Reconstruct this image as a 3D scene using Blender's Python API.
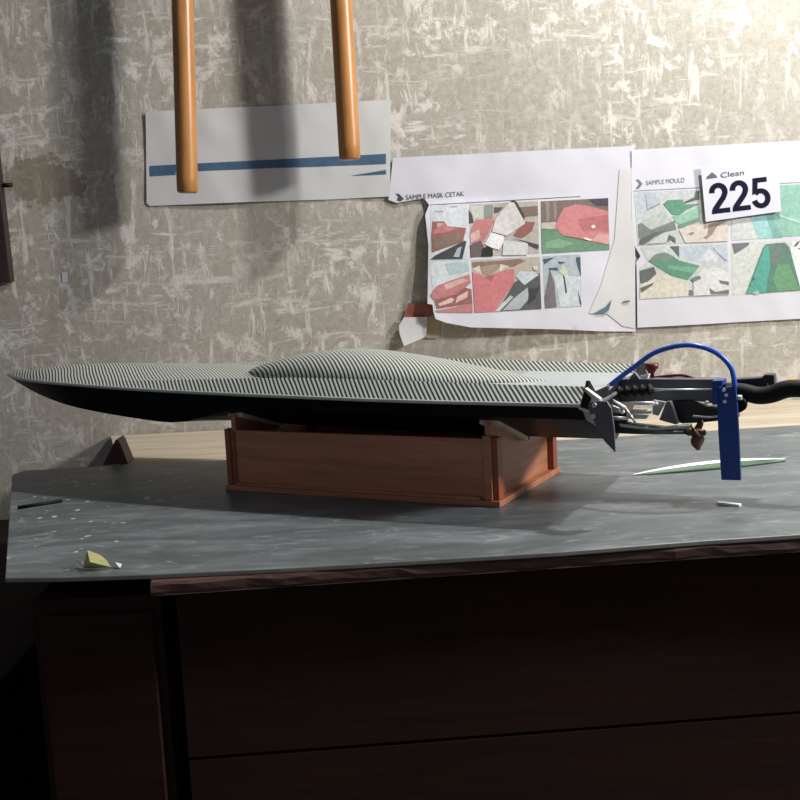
import bpy, bmesh, math, random
from mathutils import Vector, Matrix, noise
random.seed(7)
S = bpy.context.scene
COL = S.collection
for o in list(bpy.data.objects):
    bpy.data.objects.remove(o)

# ------------------------------------------------------------------ camera
ZT = 0.80                      # top of the grey board on the bench
F = 1121.0                     # focal length in pixels of an 800 px frame
HC = 0.375                     # camera above the board
PITCH = math.atan(150 / F)
ROLL = math.radians(3.0)
cp, sp, cr, sr = math.cos(PITCH), math.sin(PITCH), math.cos(ROLL), math.sin(ROLL)
EYE = Vector((0, 0, ZT + HC))
r0, u0, fw = Vector((1, 0, 0)), Vector((0, sp, cp)), Vector((0, cp, -sp))
right, up = r0 * cr - u0 * sr, r0 * sr + u0 * cr
cam = bpy.data.cameras.new('camera')
cam.sensor_width = 36; cam.sensor_fit = 'HORIZONTAL'; cam.lens = 36 * F / 800
cam.clip_start = 0.05; cam.clip_end = 50
cam_o = bpy.data.objects.new('camera', cam)
COL.objects.link(cam_o)
m = Matrix((right, up, -fw)).transposed().to_4x4()
m.translation = EYE
cam_o.matrix_world = m
S.camera = cam_o

# ------------------------------------------------------------------ world and lamp
w = bpy.data.worlds.new('World'); S.world = w; w.use_nodes = True
w.node_tree.nodes['Background'].inputs[0].default_value = (0.80, 0.86, 1.0, 1)
w.node_tree.nodes['Background'].inputs[1].default_value = 0.18

def area(name, loc, target, sx, sy, power, col):
    l = bpy.data.lights.new(name, 'AREA'); l.shape = 'RECTANGLE'; l.size = sx; l.size_y = sy
    l.energy = power; l.color = col
    o = bpy.data.objects.new(name, l); COL.objects.link(o)
    o.location = loc
    d = Vector(target) - Vector(loc)
    o.rotation_euler = d.to_track_quat('-Z', 'Y').to_euler()
    return o
bulb = bpy.data.lights.new('ceiling_bulb_offscreen', 'POINT'); bulb.energy = 112; bulb.shadow_soft_size = 0.035; bulb.color = (1.0, 0.97, 0.95)
bulb_o = bpy.data.objects.new('ceiling_bulb_offscreen', bulb); COL.objects.link(bulb_o); bulb_o.location = (0.88, 1.93, ZT + 1.60)
area('lamp_right_offscreen', (2.80, 1.03, ZT + 1.45), (0.3, 1.75, ZT + 0.1), 0.33, 0.33, 108, (1.0, 0.96, 0.95))

vs = S.view_settings
vs.view_transform = 'Standard'; vs.look = 'None'; vs.gamma = 1; vs.use_curve_mapping = False
vs.exposure = 0.0

# ------------------------------------------------------------------ pixel -> place
YW = 2.50                      # the plaster wall
def ray(px, py):
    return right * ((px - 400) / F) + up * (-(py - 400) / F) + fw
def on_z(px, py, z=ZT):
    r = ray(px, py); return EYE + r * ((z - EYE.z) / r.z)
def on_wall(px, py, off=0.0):
    r = ray(px, py); return EYE + r * ((YW - off) / r.y)
# the boat and its stand share one heading on the board
TH = math.radians(-27.9)
C0 = Vector((0.1966, 1.6916, ZT))
UX = Vector((math.cos(TH), math.sin(TH), 0)); VY = Vector((-math.sin(TH), math.cos(TH), 0))
def loc(p):
    d = p - C0; return Vector((d.dot(UX), d.dot(VY), d.z))
def L(px, py, yl=0.0):          # pixel on the upright plane yl beside the keel line, in boat coordinates
    r = ray(px, py)
    t = (yl - (EYE - C0).dot(VY)) / r.dot(VY)
    return loc(EYE + r * t)

# ------------------------------------------------------------------ materials
def lin(c):
    return tuple(((v / 255) / 12.92 if v / 255 <= 0.04045 else ((v / 255 + 0.055) / 1.055) ** 2.4) for v in c)
class N:
    def __init__(s, name):
        s.m = bpy.data.materials.new(name); s.m.use_nodes = True
        s.t = s.m.node_tree; s.b = s.t.nodes['Principled BSDF']
    def n(s, typ, **kw):
        x = s.t.nodes.new(typ)
        for k, v in kw.items():
            if k.startswith('i_'):
                key = k[2:]; key = int(key) if key.isdigit() else key.replace('_', ' ')
                x.inputs[key].default_value = v
            else: setattr(x, k, v)
        return x
    def l(s, a, b): s.t.links.new(a, b)
    def coord(s, scale=(1, 1, 1)):
        tc = s.n('ShaderNodeTexCoord'); mp = s.n('ShaderNodeMapping'); mp.inputs['Scale'].default_value = scale
        s.l(tc.outputs['Object'], mp.inputs['Vector']); return mp.outputs['Vector']
    def noise(s, vec, scale, detail=4, rough=0.55, dist=0.0):
        x = s.n('ShaderNodeTexNoise', i_Scale=scale, i_Detail=detail, i_Roughness=rough, i_Distortion=dist)
        s.l(vec, x.inputs['Vector']); return x.outputs['Fac']
    def ramp(s, fac, stops, interp='LINEAR'):
        x = s.n('ShaderNodeValToRGB'); x.color_ramp.interpolation = interp
        e = x.color_ramp.elements
        while len(e) < len(stops): e.new(0.5)
        for q, (p, c) in zip(e, stops):
            q.position = p; q.color = (*c, 1) if len(c) == 3 else c
        s.l(fac, x.inputs['Fac']); return x.outputs['Color']
    def mix(s, fac, a, b, mode='MIX'):
        x = s.n('ShaderNodeMix', data_type='RGBA', blend_type=mode)
        for k, v in ((0, fac), (6, a), (7, b)):
            if isinstance(v, (int, float)): x.inputs[k].default_value = v
            elif isinstance(v, tuple): x.inputs[k].default_value = (*v, 1) if len(v) == 3 else v
            else: s.l(v, x.inputs[k])
        return x.outputs[2]
    def math(s, op, a, b=None):
        x = s.n('ShaderNodeMath', operation=op)
        for k, v in ((0, a), (1, b)):
            if v is None: continue
            if isinstance(v, (int, float)): x.inputs[k].default_value = v
            else: s.l(v, x.inputs[k])
        return x.outputs[0]
    def col(s, c):
        if isinstance(c, tuple): s.b.inputs['Base Color'].default_value = (*c, 1)
        else: s.l(c, s.b.inputs['Base Color'])
    def bump(s, h, strength=0.3, dist=0.01):
        x = s.n('ShaderNodeBump', i_Strength=strength, i_Distance=dist)
        s.l(h, x.inputs['Height']); s.l(x.outputs['Normal'], s.b.inputs['Normal'])
    def fin(s, rough=0.5, metal=0.0, spec=None):
        s.b.inputs['Roughness'].default_value = rough; s.b.inputs['Metallic'].default_value = metal
        if spec is not None: s.b.inputs['Specular IOR Level'].default_value = spec
        return s.m
def plain(name, rgb, rough=0.5, metal=0.0, var=0.12, scale=40, spec=None):
    k = N(name); c = lin(rgb)
    f = k.noise(k.coord(), scale, 3)
    k.col(k.ramp(f, [(0.3, tuple(v * (1 - var) for v in c)), (0.7, tuple(min(1, v * (1 + var)) for v in c))]))
    return k.fin(rough, metal, spec)
def wood(name, dark, light, axis='x', rough=0.45, scale=1.0, bump=0.1):
    k = N(name)
    sc = {'x': (2, 22, 22), 'y': (22, 2, 22), 'z': (22, 22, 2)}[axis]
    v = k.coord(tuple(q * scale for q in sc))
    f = k.noise(v, 2.2, 6, 0.6, 0.8)
    k.col(k.ramp(f, [(0.25, lin(dark)), (0.75, lin(light))]))
    k.bump(f, bump, 0.003)
    return k.fin(rough)

def wall_mat():
    k = N('peeling_plaster')
    v = k.coord()
    big = k.noise(v, 2.3, 5, 0.6, 0.4)
    base = k.ramp(big, [(0.30, lin((144, 139, 126))), (0.52, lin((158, 154, 142))), (0.72, lin((172, 168, 158)))])
    fine = k.noise(k.coord((1, 1, 1)), 70, 5, 0.65)
    base = k.mix(0.4, base, k.ramp(fine, [(0.3, lin((132, 127, 113))), (0.7, lin((184, 179, 169)))]))
    # flaked skim coat: upright and level scrapes of paler paint
    a = k.noise(k.coord((46, 46, 9)), 1.0, 6, 0.68, 0.5)
    b = k.noise(k.coord((9, 9, 50)), 1.0, 6, 0.68, 0.5)
    c = k.noise(k.coord((20, 20, 18)), 1.0, 8, 0.72, 0.4)
    fa = k.ramp(a, [(0.54, (0, 0, 0)), (0.63, (1, 1, 1))])
    fb = k.ramp(b, [(0.57, (0, 0, 0)), (0.66, (1, 1, 1))])
    fc = k.ramp(c, [(0.53, (0, 0, 0)), (0.60, (1, 1, 1))])
    fl = k.math('MAXIMUM', k.math('MAXIMUM', fa, fb), fc)
    region = k.ramp(k.noise(v, 5.0, 4, 0.6), [(0.36, (0.25, 0.25, 0.25)), (0.58, (1, 1, 1))])
    fl = k.math('MULTIPLY', fl, region)
    col = k.mix(k.math('MULTIPLY', fl, 0.82), base, lin((208, 204, 196)))
    # dark lines where the skim coat has chipped
    d = k.noise(k.coord((30, 30, 24)), 1.0, 6, 0.7, 0.5)
    ed = k.ramp(d, [(0.488, (0, 0, 0)), (0.50, (1, 1, 1)), (0.512, (0, 0, 0))])
    col = k.mix(k.math('MULTIPLY', ed, 0.45), col, lin((96, 88, 76)))
    # brown damp stain high up by the dark panel
    tc = k.n('ShaderNodeTexCoord'); mp = k.n('ShaderNodeMapping')
    p = on_wall(42, 180)
    mp.inputs['Location'].default_value = (-p.x, -p.y, -p.z)
    k.l(tc.outputs['Object'], mp.inputs['Vector'])
    m2 = k.n('ShaderNodeMapping'); m2.inputs['Scale'].default_value = (4.2, 0, 9)
    k.l(mp.outputs['Vector'], m2.inputs['Vector'])
    ln = k.n('ShaderNodeVectorMath', operation='LENGTH'); k.l(m2.outputs['Vector'], ln.inputs[0])
    st = k.math('ADD', ln.outputs['Value'], k.math('MULTIPLY', k.noise(v, 22, 5, 0.7), 1.1))
    st = k.ramp(st, [(0.0, (1, 1, 1)), (0.95, (0.9, 0.9, 0.9)), (1.0, (0, 0, 0))])
    x = k.n('ShaderNodeMath', operation='MULTIPLY'); k.l(st, x.inputs[0]); x.inputs[1].default_value = 0.7
    col = k.mix(x.outputs[0], col, lin((104, 92, 70)))
    k.col(col)
    h = k.math('ADD', k.math('MULTIPLY', fl, 0.7), k.math('MULTIPLY', fine, 0.35))
    k.bump(h, 0.16, 0.005)
    return k.fin(0.85)

def board_mat():
    k = N('grey_green_board')
    v = k.coord()
    f = k.noise(k.coord((3, 9, 3)), 2.0, 6, 0.65, 0.8)
    col = k.ramp(f, [(0.30, lin((68, 76, 76))), (0.5, lin((88, 95, 96))), (0.72, lin((118, 122, 125)))])
    sm = k.noise(k.coord((8, 20, 1)), 1.6, 6, 0.7, 1.8)
    col = k.mix(k.math('MULTIPLY', k.ramp(sm, [(0.56, (0, 0, 0)), (0.68, (1, 1, 1))]), 0.6), col, lin((152, 157, 157)))
    dk = k.noise(k.coord((10, 17, 1)), 1.9, 5, 0.7, 1.0)
    col = k.mix(k.math('MULTIPLY', k.ramp(dk, [(0.62, (0, 0, 0)), (0.70, (1, 1, 1))]), 0.35), col, lin((72, 76, 78)))
    # spilt paint specks, thickest towards the free end of the board
    vo = k.n('ShaderNodeTexVoronoi', i_Scale=60.0, i_Randomness=1.0); k.l(v, vo.inputs['Vector'])
    big = k.noise(v, 26, 3, 0.6, 1.0)
    sp_ = k.math('SUBTRACT', k.math('MULTIPLY', k.ramp(big, [(0.5, (0, 0, 0)), (0.68, (1, 1, 1))]), 0.46), vo.outputs['Distance'])
    sp_ = k.ramp(sp_, [(0.02, (0, 0, 0)), (0.09, (1, 1, 1))])
    sx = k.n('ShaderNodeSeparateXYZ'); k.l(v, sx.inputs[0])
    g = k.n('ShaderNodeMapRange'); g.inputs[1].default_value = -0.25; g.inputs[2].default_value = -0.42
    k.l(sx.outputs['X'], g.inputs[0])
    col = k.mix(k.math('MULTIPLY', k.math('MULTIPLY', sp_, g.outputs[0]), 0.75), col, lin((206, 208, 200)))
    k.col(col)
    k.bump(f, 0.05, 0.003)
    return k.fin(0.40, 0, 0.5)

def twill_mat():
    k = N('silver_carbon_twill')
    tc = k.n('ShaderNodeTexCoord'); sx = k.n('ShaderNodeSeparateXYZ'); k.l(tc.outputs['Object'], sx.inputs[0])
    s_ = k.math('ADD', sx.outputs['X'], sx.outputs['Y'])
    s_ = k.math('ADD', s_, k.math('MULTIPLY', k.noise(k.coord(), 9, 2), 0.008))
    wv = k.math('SINE', k.math('MULTIPLY', s_, 2 * math.pi / 0.0077))
    wv = k.math('ADD', k.math('MULTIPLY', wv, 0.5), 0.5)
    k.col(k.ramp(wv, [(0.12, lin((34, 39, 41))), (0.36, lin((82, 89, 88))), (0.60, lin((172, 178, 169))), (1.0, lin((196, 201, 189)))]))
    k.bump(wv, 0.08, 0.001)
    return k.fin(0.38, 0.0, 0.4)

M = {}
M['wall'] = wall_mat()
M['board'] = board_mat()
M['board_edge'] = plain('board_edge', (120, 118, 112), 0.6)
M['twill'] = twill_mat()
M['floor'] = plain('floor_concrete', (70, 64, 58), 0.9, scale=12)
M['bench_top'] = wood('bare_bench_wood', (142, 130, 110), (192, 180, 158), 'x', 0.7)
M['bench_edge'] = wood('worn_red_edge', (44, 28, 23), (96, 66, 54), 'x', 0.6, bump=0.4)
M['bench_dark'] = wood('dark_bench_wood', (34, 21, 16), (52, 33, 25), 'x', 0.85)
M['chest'] = wood('blackened_wood', (26, 19, 16), (40, 29, 24), 'x', 0.85)
for q_ in ('bench_dark', 'chest'): M[q_].node_tree.nodes['Principled BSDF'].inputs['Specular IOR Level'].default_value = 0.15
M['stand'] = wood('reddish_plywood', (142, 88, 61), (186, 126, 92), 'x', 0.42)
M['stand_end'] = wood('reddish_plywood_ends', (142, 88, 61), (186, 126, 92), 'y', 0.45)
M['stand_post'] = wood('orange_brown_batten', (120, 58, 34), (156, 82, 50), 'z', 0.4)
M['pad'] = plain('cream_padding', (206, 190, 164), 0.8)
M['hull'] = plain('black_gloss_hull', (22, 22, 25), 0.42, 0, 0.2, 8, 0.05)
M['rail'] = plain('pale_rub_rail', (180, 186, 178), 0.4)
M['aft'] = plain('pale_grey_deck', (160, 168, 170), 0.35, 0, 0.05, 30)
M['gun'] = plain('gunmetal', (100, 100, 106), 0.4, 0.15, 0.1)
M['fin'] = plain('dark_grey_fin', (92, 89, 97), 0.42, 0.1, 0.1)
M['steel'] = plain('bright_steel', (206, 210, 206), 0.3, 0.4, 0.06)
M['alu'] = plain('satin_aluminium', (204, 208, 200), 0.4, 0.3, 0.06)
M['black'] = plain('black_rubber', (14, 12, 12), 0.65, 0, 0.2, 40, 0.25)
M['blackpl'] = plain('black_plastic', (32, 31, 34), 0.35, 0, 0.2)
M['blue'] = plain('blue_anodised', (24, 60, 136), 0.42, 0.0, 0.08)
M['bluehose'] = plain('blue_hose', (44, 92, 196), 0.3, 0, 0.05)
M['bronze'] = plain('dark_bronze', (86, 64, 42), 0.38, 0.3, 0.2, 60)
M['redk'] = plain('dark_red', (92, 20, 24), 0.4)
M['green'] = plain('leaf_green', (44, 80, 48), 0.5, 0, 0.35, 25)
M['white'] = plain('white_plastic', (235, 238, 236), 0.4, 0, 0.03)
M['chip'] = plain('white_chip', (225, 224, 226), 0.6, 0, 0.05)
M['scrap'] = plain('yellow_green_scrap', (160, 160, 104), 0.7, 0, 0.2, 60)
M['wedge'] = wood('dark_wedge', (60, 38, 28), (92, 62, 46), 'x')
M['handle'] = wood('amber_handle', (120, 76, 34), (176, 124, 66), 'z', 0.35)
M['panel'] = wood('near_black_panel', (30, 22, 20), (46, 34, 30), 'z', 0.5)
M['yellow'] = plain('yellow_plastic', (228, 190, 70), 0.5)
def paper_mat(name, rgb):
    k = N(name); c = lin(rgb)
    f = k.noise(k.coord(), 7, 4)
    k.col(k.ramp(f, [(0.3, tuple(v * 0.93 for v in c)), (0.7, c)]))
    k.bump(k.noise(k.coord(), 16, 3), 0.12, 0.006)
    return k.fin(0.6)
M['paper'] = paper_mat('white_paper', (196, 197, 203))
M['paper_dim'] = paper_mat('greyed_paper', (190, 191, 190))
M['paper_strip'] = paper_mat('clouded_strip', (194, 194, 192))
M['kraft2'] = paper_mat('olive_tape', (166, 154, 128))
INK = {}
def ink(rgb):
    if rgb not in INK:
        g = sum(rgb) / 3
        c = tuple(0.86 * (v * 0.72 + g * 0.28) for v in rgb)
        INK[rgb] = plain('print_%02x%02x%02x' % rgb, c, 0.55, 0, 0.14, 120)
    return INK[rgb]

# ------------------------------------------------------------------ object helpers
def link(name, me, parent=None):
    o = bpy.data.objects.new(name, me); COL.objects.link(o)
    if parent: o.parent = parent
    return o
def tag(o, label=None, cat=None, group=None, kind=None):
    for k, v in (('label', label), ('category', cat), ('group', group), ('kind', kind)):
        if v: o[k] = v
    return o
def empty(name, p, rz=0.0):
    o = bpy.data.objects.new(name, None); COL.objects.link(o)
    o.location = p; o.rotation_euler = (0, 0, rz); o.empty_display_size = 0.05
    return o
class MB:
    def __init__(s): s.v = []; s.f = []; s.mi = []; s.sm = []; s.mats = []
    def add(s, vs, fs, mi=0, smooth=False):
        b = len(s.v); s.v += [tuple(q) for q in vs]
        for f in fs:
            s.f.append([b + i for i in f]); s.mi.append(mi); s.sm.append(smooth)
        return s
    def box(s, a, b, mi=0):
        (x0, y0, z0), (x1, y1, z1) = a, b
        x0, x1 = sorted((x0, x1)); y0, y1 = sorted((y0, y1)); z0, z1 = sorted((z0, z1))
        v = [(x, y, z) for z in (z0, z1) for y in (y0, y1) for x in (x0, x1)]
        return s.add(v, [(0, 2, 3, 1), (4, 5, 7, 6), (0, 1, 5, 4), (2, 6, 7, 3), (0, 4, 6, 2), (1, 3, 7, 5)], mi)
    def prism(s, pts, vec, mi=0):
        n = len(pts); vec = Vector(vec)
        a = [Vector(p) for p in pts]; b = [p + vec for p in a]
        nrm = Vector((0, 0, 0))
        for i in range(n): nrm += a[i].cross(a[(i + 1) % n])
        fs = [tuple(range(n)), tuple(range(2 * n - 1, n - 1, -1))] + [(i, n + i, n + (i + 1) % n, (i + 1) % n) for i in range(n)]
        if nrm.dot(vec) > 0: fs = [tuple(reversed(f)) for f in fs]
        return s.add(a + b, fs, mi)
    def tube(s, pts, r, n=12, mi=0, caps=True):
        pts = [Vector(p) for p in pts]; rs = r if isinstance(r, (list, tuple)) else [r] * len(pts)
        rings = []; ref = None
        for i, p in enumerate(pts):
            t = (pts[min(i + 1, len(pts) - 1)] - pts[max(i - 1, 0)]).normalized()
            if ref is None:
                ref = t.cross(Vector((0, 0, 1)))
                if ref.length < 0.1: ref = t.cross(Vector((1, 0, 0)))
            x = (ref - t * ref.dot(t)).normalized(); y = t.cross(x); ref = x
            rings.append([p + (x * math.cos(2 * math.pi * k / n) + y * math.sin(2 * math.pi * k / n)) * rs[i] for k in range(n)])
        b = len(s.v); s.v += [tuple(q) for rg in rings for q in rg]
        for i in range(len(pts) - 1):
            for k in range(n):
                s.f.append([b + i * n + k, b + i * n + (k + 1) % n, b + (i + 1) * n + (k + 1) % n, b + (i + 1) * n + k]); s.mi.append(mi); s.sm.append(True)
        if caps:
            s.f.append([b + k for k in range(n)][::-1]); s.mi.append(mi); s.sm.append(False)
            e = b + (len(pts) - 1) * n
            s.f.append([e + k for k in range(n)]); s.mi.append(mi); s.sm.append(False)
        return s
    def grid(s, rows, mi=0, smooth=True, flip=False):
        nc = len(rows[0]); b = len(s.v); s.v += [tuple(q) for r in rows for q in r]
        for i in range(len(rows) - 1):
            for j in range(nc - 1):
                f = [b + i * nc + j, b + i * nc + j + 1, b + (i + 1) * nc + j + 1, b + (i + 1) * nc + j]
                s.f.append(f[::-1] if flip else f); s.mi.append(mi); s.sm.append(smooth)
        return s
    def build(s, name, mats, parent=None, bevel=0):
        me = bpy.data.meshes.new(name)
        me.from_pydata(s.v, [], s.f)
        for mt in (mats if isinstance(mats, (list, tuple)) else [mats]): me.materials.append(mt)
        for p, mi, sm in zip(me.polygons, s.mi, s.sm): p.material_index = mi; p.use_smooth = sm
        me.update()
        bm = bmesh.new(); bm.from_mesh(me)
        bmesh.ops.recalc_face_normals(bm, faces=bm.faces) if s.v and not getattr(s, 'keep', False) else None
        bm.to_mesh(me); bm.free()
        o = link(name, me, parent)
        if bevel:
            b = o.modifiers.new('bevel', 'BEVEL'); b.width = bevel; b.segments = 2; b.limit_method = 'ANGLE'
        return o
def spline(pts, n=8):
    pts = [Vector(p) for p in pts]; out = []
    for i in range(len(pts) - 1):
        p0, p1, p2, p3 = pts[max(i - 1, 0)], pts[i], pts[i + 1], pts[min(i + 2, len(pts) - 1)]
        for k in range(n):
            t = k / n
            out.append(0.5 * ((2 * p1) + (p2 - p0) * t + (2 * p0 - 5 * p1 + 4 * p2 - p3) * t * t + (3 * p1 - p0 - 3 * p2 + p3) * t ** 3))
    out.append(pts[-1]); return out
def interp(tab, x):
    if x <= tab[0][0]: return tab[0][1]
    for i in range(len(tab) - 1):
        (a, fa), (b, fb) = tab[i], tab[i + 1]
        if x <= b:
            g = lambda j: ((tab[min(j + 1, len(tab) - 1)][1] - tab[max(j - 1, 0)][1]) / (tab[min(j + 1, len(tab) - 1)][0] - tab[max(j - 1, 0)][0]))
            t = (x - a) / (b - a); h = b - a
            return (2 * t ** 3 - 3 * t * t + 1) * fa + (t ** 3 - 2 * t * t + t) * h * g(i) + (-2 * t ** 3 + 3 * t * t) * fb + (t ** 3 - t * t) * h * g(i + 1)
    return tab[-1][1]
def sstep(a, b, x):
    t = max(0, min(1, (x - a) / (b - a))); return t * t * (3 - 2 * t)

# ------------------------------------------------------------------ the setting
tag(MB().box((-4, -2.5, -0.05), (4, YW + 0.1, 0)).build('floor', M['floor']), kind='structure')
tag(MB().box((-4, YW, 0), (4, YW + 0.12, 3.2)).build('wall_back', M['wall']), kind='structure')

# ------------------------------------------------------------------ workbench
TB = 0.006                                   # thickness of the grey board
zt = ZT - TB
bench = empty('workbench', (0.4, 1.9, 0))
tag(bench, 'long wooden workbench with a bare cream top and worn red-brown front edge', 'workbench')
def inb(p): return Vector(p) - Vector((0.4, 1.9, 0))
a = on_z(150, 583, zt); b = on_z(800, 539, zt)
sl = (b.y - a.y) / (b.x - a.x)
fx = lambda x: a.y + sl * (x - a.x)
XR = 1.75
YB = YW - 0.003
top = [(a.x, a.y + 0.018, zt - 0.022), (XR, fx(XR) + 0.018, zt - 0.022), (XR, YB, zt - 0.022), (-0.655, YB, zt - 0.022)]
MB().prism([inb(p) for p in top], (0, 0, 0.022)).build('bench_top', M['bench_top'], bench)
# the worn front lipping: a long strip with a chewed edge
rows = []
nx = 90
for i in range(nx + 1):
    x = a.x + (XR - a.x) * i / nx
    y = fx(x); e = 0.0035 * noise.noise(Vector((x * 17, 3.1, 0))) + 0.002 * noise.noise(Vector((x * 60, 1.1, 0)))
    e2 = 0.003 * noise.noise(Vector((x * 23, 8.1, 0)))
    rows.append([inb(q) for q in ((x, y + 0.02, zt), (x, y + e + 0.003, zt - abs(e2) * 0.3), (x, y + e, zt - 0.004 + e2), (x, y + e2, zt - 0.012 + e), (x, y + 0.002, zt - 0.0165 + e2), (x, y + 0.02, zt - 0.0165))])
k = MB().grid(rows, smooth=False)
k.add(rows[0], [tuple(range(6))]); k.add(rows[-1], [tuple(range(6))])
k.build('front_lipping', M['bench_edge'], bench)
# closed front: three dark boards below the lipping
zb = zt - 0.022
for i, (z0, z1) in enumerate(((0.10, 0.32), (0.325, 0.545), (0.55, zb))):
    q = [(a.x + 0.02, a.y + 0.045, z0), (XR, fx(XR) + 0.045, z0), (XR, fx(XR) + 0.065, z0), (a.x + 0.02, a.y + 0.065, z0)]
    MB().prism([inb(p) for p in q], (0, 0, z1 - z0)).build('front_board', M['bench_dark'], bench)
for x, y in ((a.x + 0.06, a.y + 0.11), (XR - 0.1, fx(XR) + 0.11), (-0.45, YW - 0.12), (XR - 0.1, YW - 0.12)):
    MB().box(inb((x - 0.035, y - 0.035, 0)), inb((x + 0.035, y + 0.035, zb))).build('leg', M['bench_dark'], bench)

# dark chest standing beside the bench, under the free end of the board
ch = empty('storage_chest', (-1.0, 1.95, 0))
tag(ch, 'low blackened wooden chest beneath the overhanging end of the grey board', 'chest')
def inc(p): return Vector(p) - Vector((-1.0, 1.95, 0))
zc = ZT - 0.185
MB().box(inc((-1.5, 1.42, 0.05)), inc((-0.575, YW - 0.005, zc - 0.02))).build('body', M['chest'], ch)
MB().box(inc((-1.52, 1.40, zc - 0.02)), inc((-0.57, YW - 0.003, zc))).build('lid', M['chest'], ch, 0.003)
for x0, x1 in ((-1.49, -1.04), (-1.03, -0.58)):
    MB().box(inc((x0, 1.408, 0.08)), inc((x1, 1.42, zc - 0.035))).build('front_panel', M['chest'], ch, 0.002)
for x in (-1.45, -0.63):
    for y in (1.5, 2.4):
        MB().box(inc((x - 0.03, y - 0.03, 0)), inc((x + 0.03, y + 0.03, 0.05))).build('foot', M['chest'], ch)
# dark upright board closing the bench end (seen under the overhang)
eb = empty('end_cupboard', (-0.39, 1.5, 0))
tag(eb, 'narrow dark brown cupboard closing the bench end below the grey board', 'cupboard')
e0 = Vector((-0.39, 1.5, 0))
p0 = on_z(20, 590, ZT - 0.02)
MB().box(Vector((-0.475, 1.365, 0.03)) - e0, Vector((a.x - 0.002, 1.62, zt - 0.032)) - e0).build('body', M['bench_dark'], eb)
MB().box(Vector((-0.465, 1.352, 0.06)) - e0, Vector((a.x - 0.012, 1.365, zt - 0.05)) - e0).build('door', M['bench_dark'], eb, 0.002)
MB().box(Vector((-0.47, 1.37, 0)) - e0, Vector((a.x - 0.01, 1.61, 0.03)) - e0).build('plinth', M['chest'], eb)

# ------------------------------------------------------------------ grey board over the bench
edge = [on_z(5, 578), on_z(12, 475), on_z(24, 470.5), on_z(110, 465.5), on_z(230, 460), on_z(420, 449), on_z(800, 425)]
pr = Vector((1.7, edge[-1].y + 0.02, ZT)); pf = Vector((1.7, on_z(800, 535).y + 0.01, ZT))
front = [on_z(800, 534.5), on_z(700, 541), on_z(560, 552), on_z(400, 561.5), on_z(280, 568.5), on_z(150, 574.5), on_z(60, 577.5)]
outl = edge + [pr, pf] + front
k = MB(); k.prism([p - Vector((0, 0, TB)) for p in outl], (0, 0, TB))
k.mi[0] = 1
for i in range(2, len(k.mi)): k.mi[i] = 1
bo = k.build('work_board', [M['board'], M['board_edge']], bevel=0.0012)
tag(bo, 'large grey-green board spotted with paint laid over the workbench', 'board')

# ------------------------------------------------------------------ boat stand
stand = empty('boat_stand', C0, TH)
tag(stand, 'open reddish-brown plywood cradle box carrying the striped model boat', 'boat stand')
X0, X1, W = -0.485, 0.0, 0.1305
MB().box((X0, -W, 0), (X1, W, 0.009)).build('base_plate', M['stand'], stand, 0.0012)
for s_ in (-1, 1):
    y = s_ * (W - 0.011)
    MB().box((X0 + 0.012, y - 0.005, 0.009), (-0.013, y + 0.005, 0.099)).build('side_panel', M['stand'], stand, 0.001)
    MB().box((X0 + 0.022, y - s_ * -0.005, 0.009), (-0.03, y + s_ * 0.012, 0.0135)).build('bead', M['stand_end'], stand, 0.001)
keel = [(-1.088, 0.167), (-1.036, 0.157), (-0.95, 0.138), (-0.861, 0.121), (-0.719, 0.105), (-0.563, 0.094), (-0.30, 0.087), (0.0, 0.082), (0.135, 0.082)]
gun = [(-1.088, 0.174), (-0.826, 0.1755), (-0.648, 0.172), (-0.432, 0.168), (-0.132, 0.162), (0.135, 0.1585)]
wid = [(-1.088, 0.004), (-1.065, 0.020), (-1.02, 0.050), (-0.95, 0.088), (-0.826, 0.131), (-0.648, 0.158), (-0.432, 0.172), (-0.132, 0.171), (0.135, 0.159)]
def chine(x):                   # (half width, height) of the chine
    k_, g_, w_ = interp(keel, x), interp(gun, x), interp(wid, x)
    f_ = sstep(-0.40, -0.62, x)
    return w_ * (0.86 - 0.14 * f_), g_ - (1 - f_) * 0.026 * min(1, w_ / 0.1) - f_ * 0.86 * (g_ - k_)
def bottom(x, y):               # underside of the hull
    k_, g_, w_ = interp(keel, x), interp(gun, x), interp(wid, x)
    cw, cz = chine(x); y = abs(y)
    if y > cw: return cz + (g_ - 0.003 - cz) * (y - cw) / (w_ - cw)
    return k_ + (cz - k_) * y / cw
for x in (X0 + 0.016, -0.022):
    hb = [(-W + 0.012, bottom(x, W - 0.012) - 0.004), (-0.004, bottom(x, 0) - 0.005), (0.004, bottom(x, 0) - 0.005), (W - 0.012, bottom(x, W - 0.012) - 0.004)]
    pts = [(x, -W + 0.006, 0.009), (x, -W + 0.006, hb[0][1] + 0.004)] + [(x, q[0], q[1]) for q in hb] + [(x, W - 0.006, hb[3][1] + 0.004), (x, W - 0.006, 0.009)]
    MB().prism(pts, (0.009, 0, 0)).build('end_panel', M['stand_end'], stand, 0.0008)
    for s_ in (-1, 1):          # soft strip glued along each side of the V notch
        q = [(x - 0.010, s_ * (W - 0.012), hb[3][1] - 0.002), (x - 0.010, s_ * 0.004, hb[1][1] - 0.002)]
        pd = [Vector(q[0]), Vector(q[1]), Vector(q[1]) + Vector((0, 0, 0.0075)), Vector(q[0]) + Vector((0, 0, 0.0075))]
        MB().prism(pd, (0.030, 0, 0)).build('padding', M['pad'], stand, 0.001)
    out = 0.009 if x > -0.2 else -0.009
    for s_ in (-1, 1):
        xa = x + (0.009 if out > 0 else -0.010)
        MB().box((xa, s_ * (W - 0.006), 0.009), (xa + 0.010, s_ * (W - 0.024), 0.101)).build('corner_batten', M['stand_post'], stand, 0.001)
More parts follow.
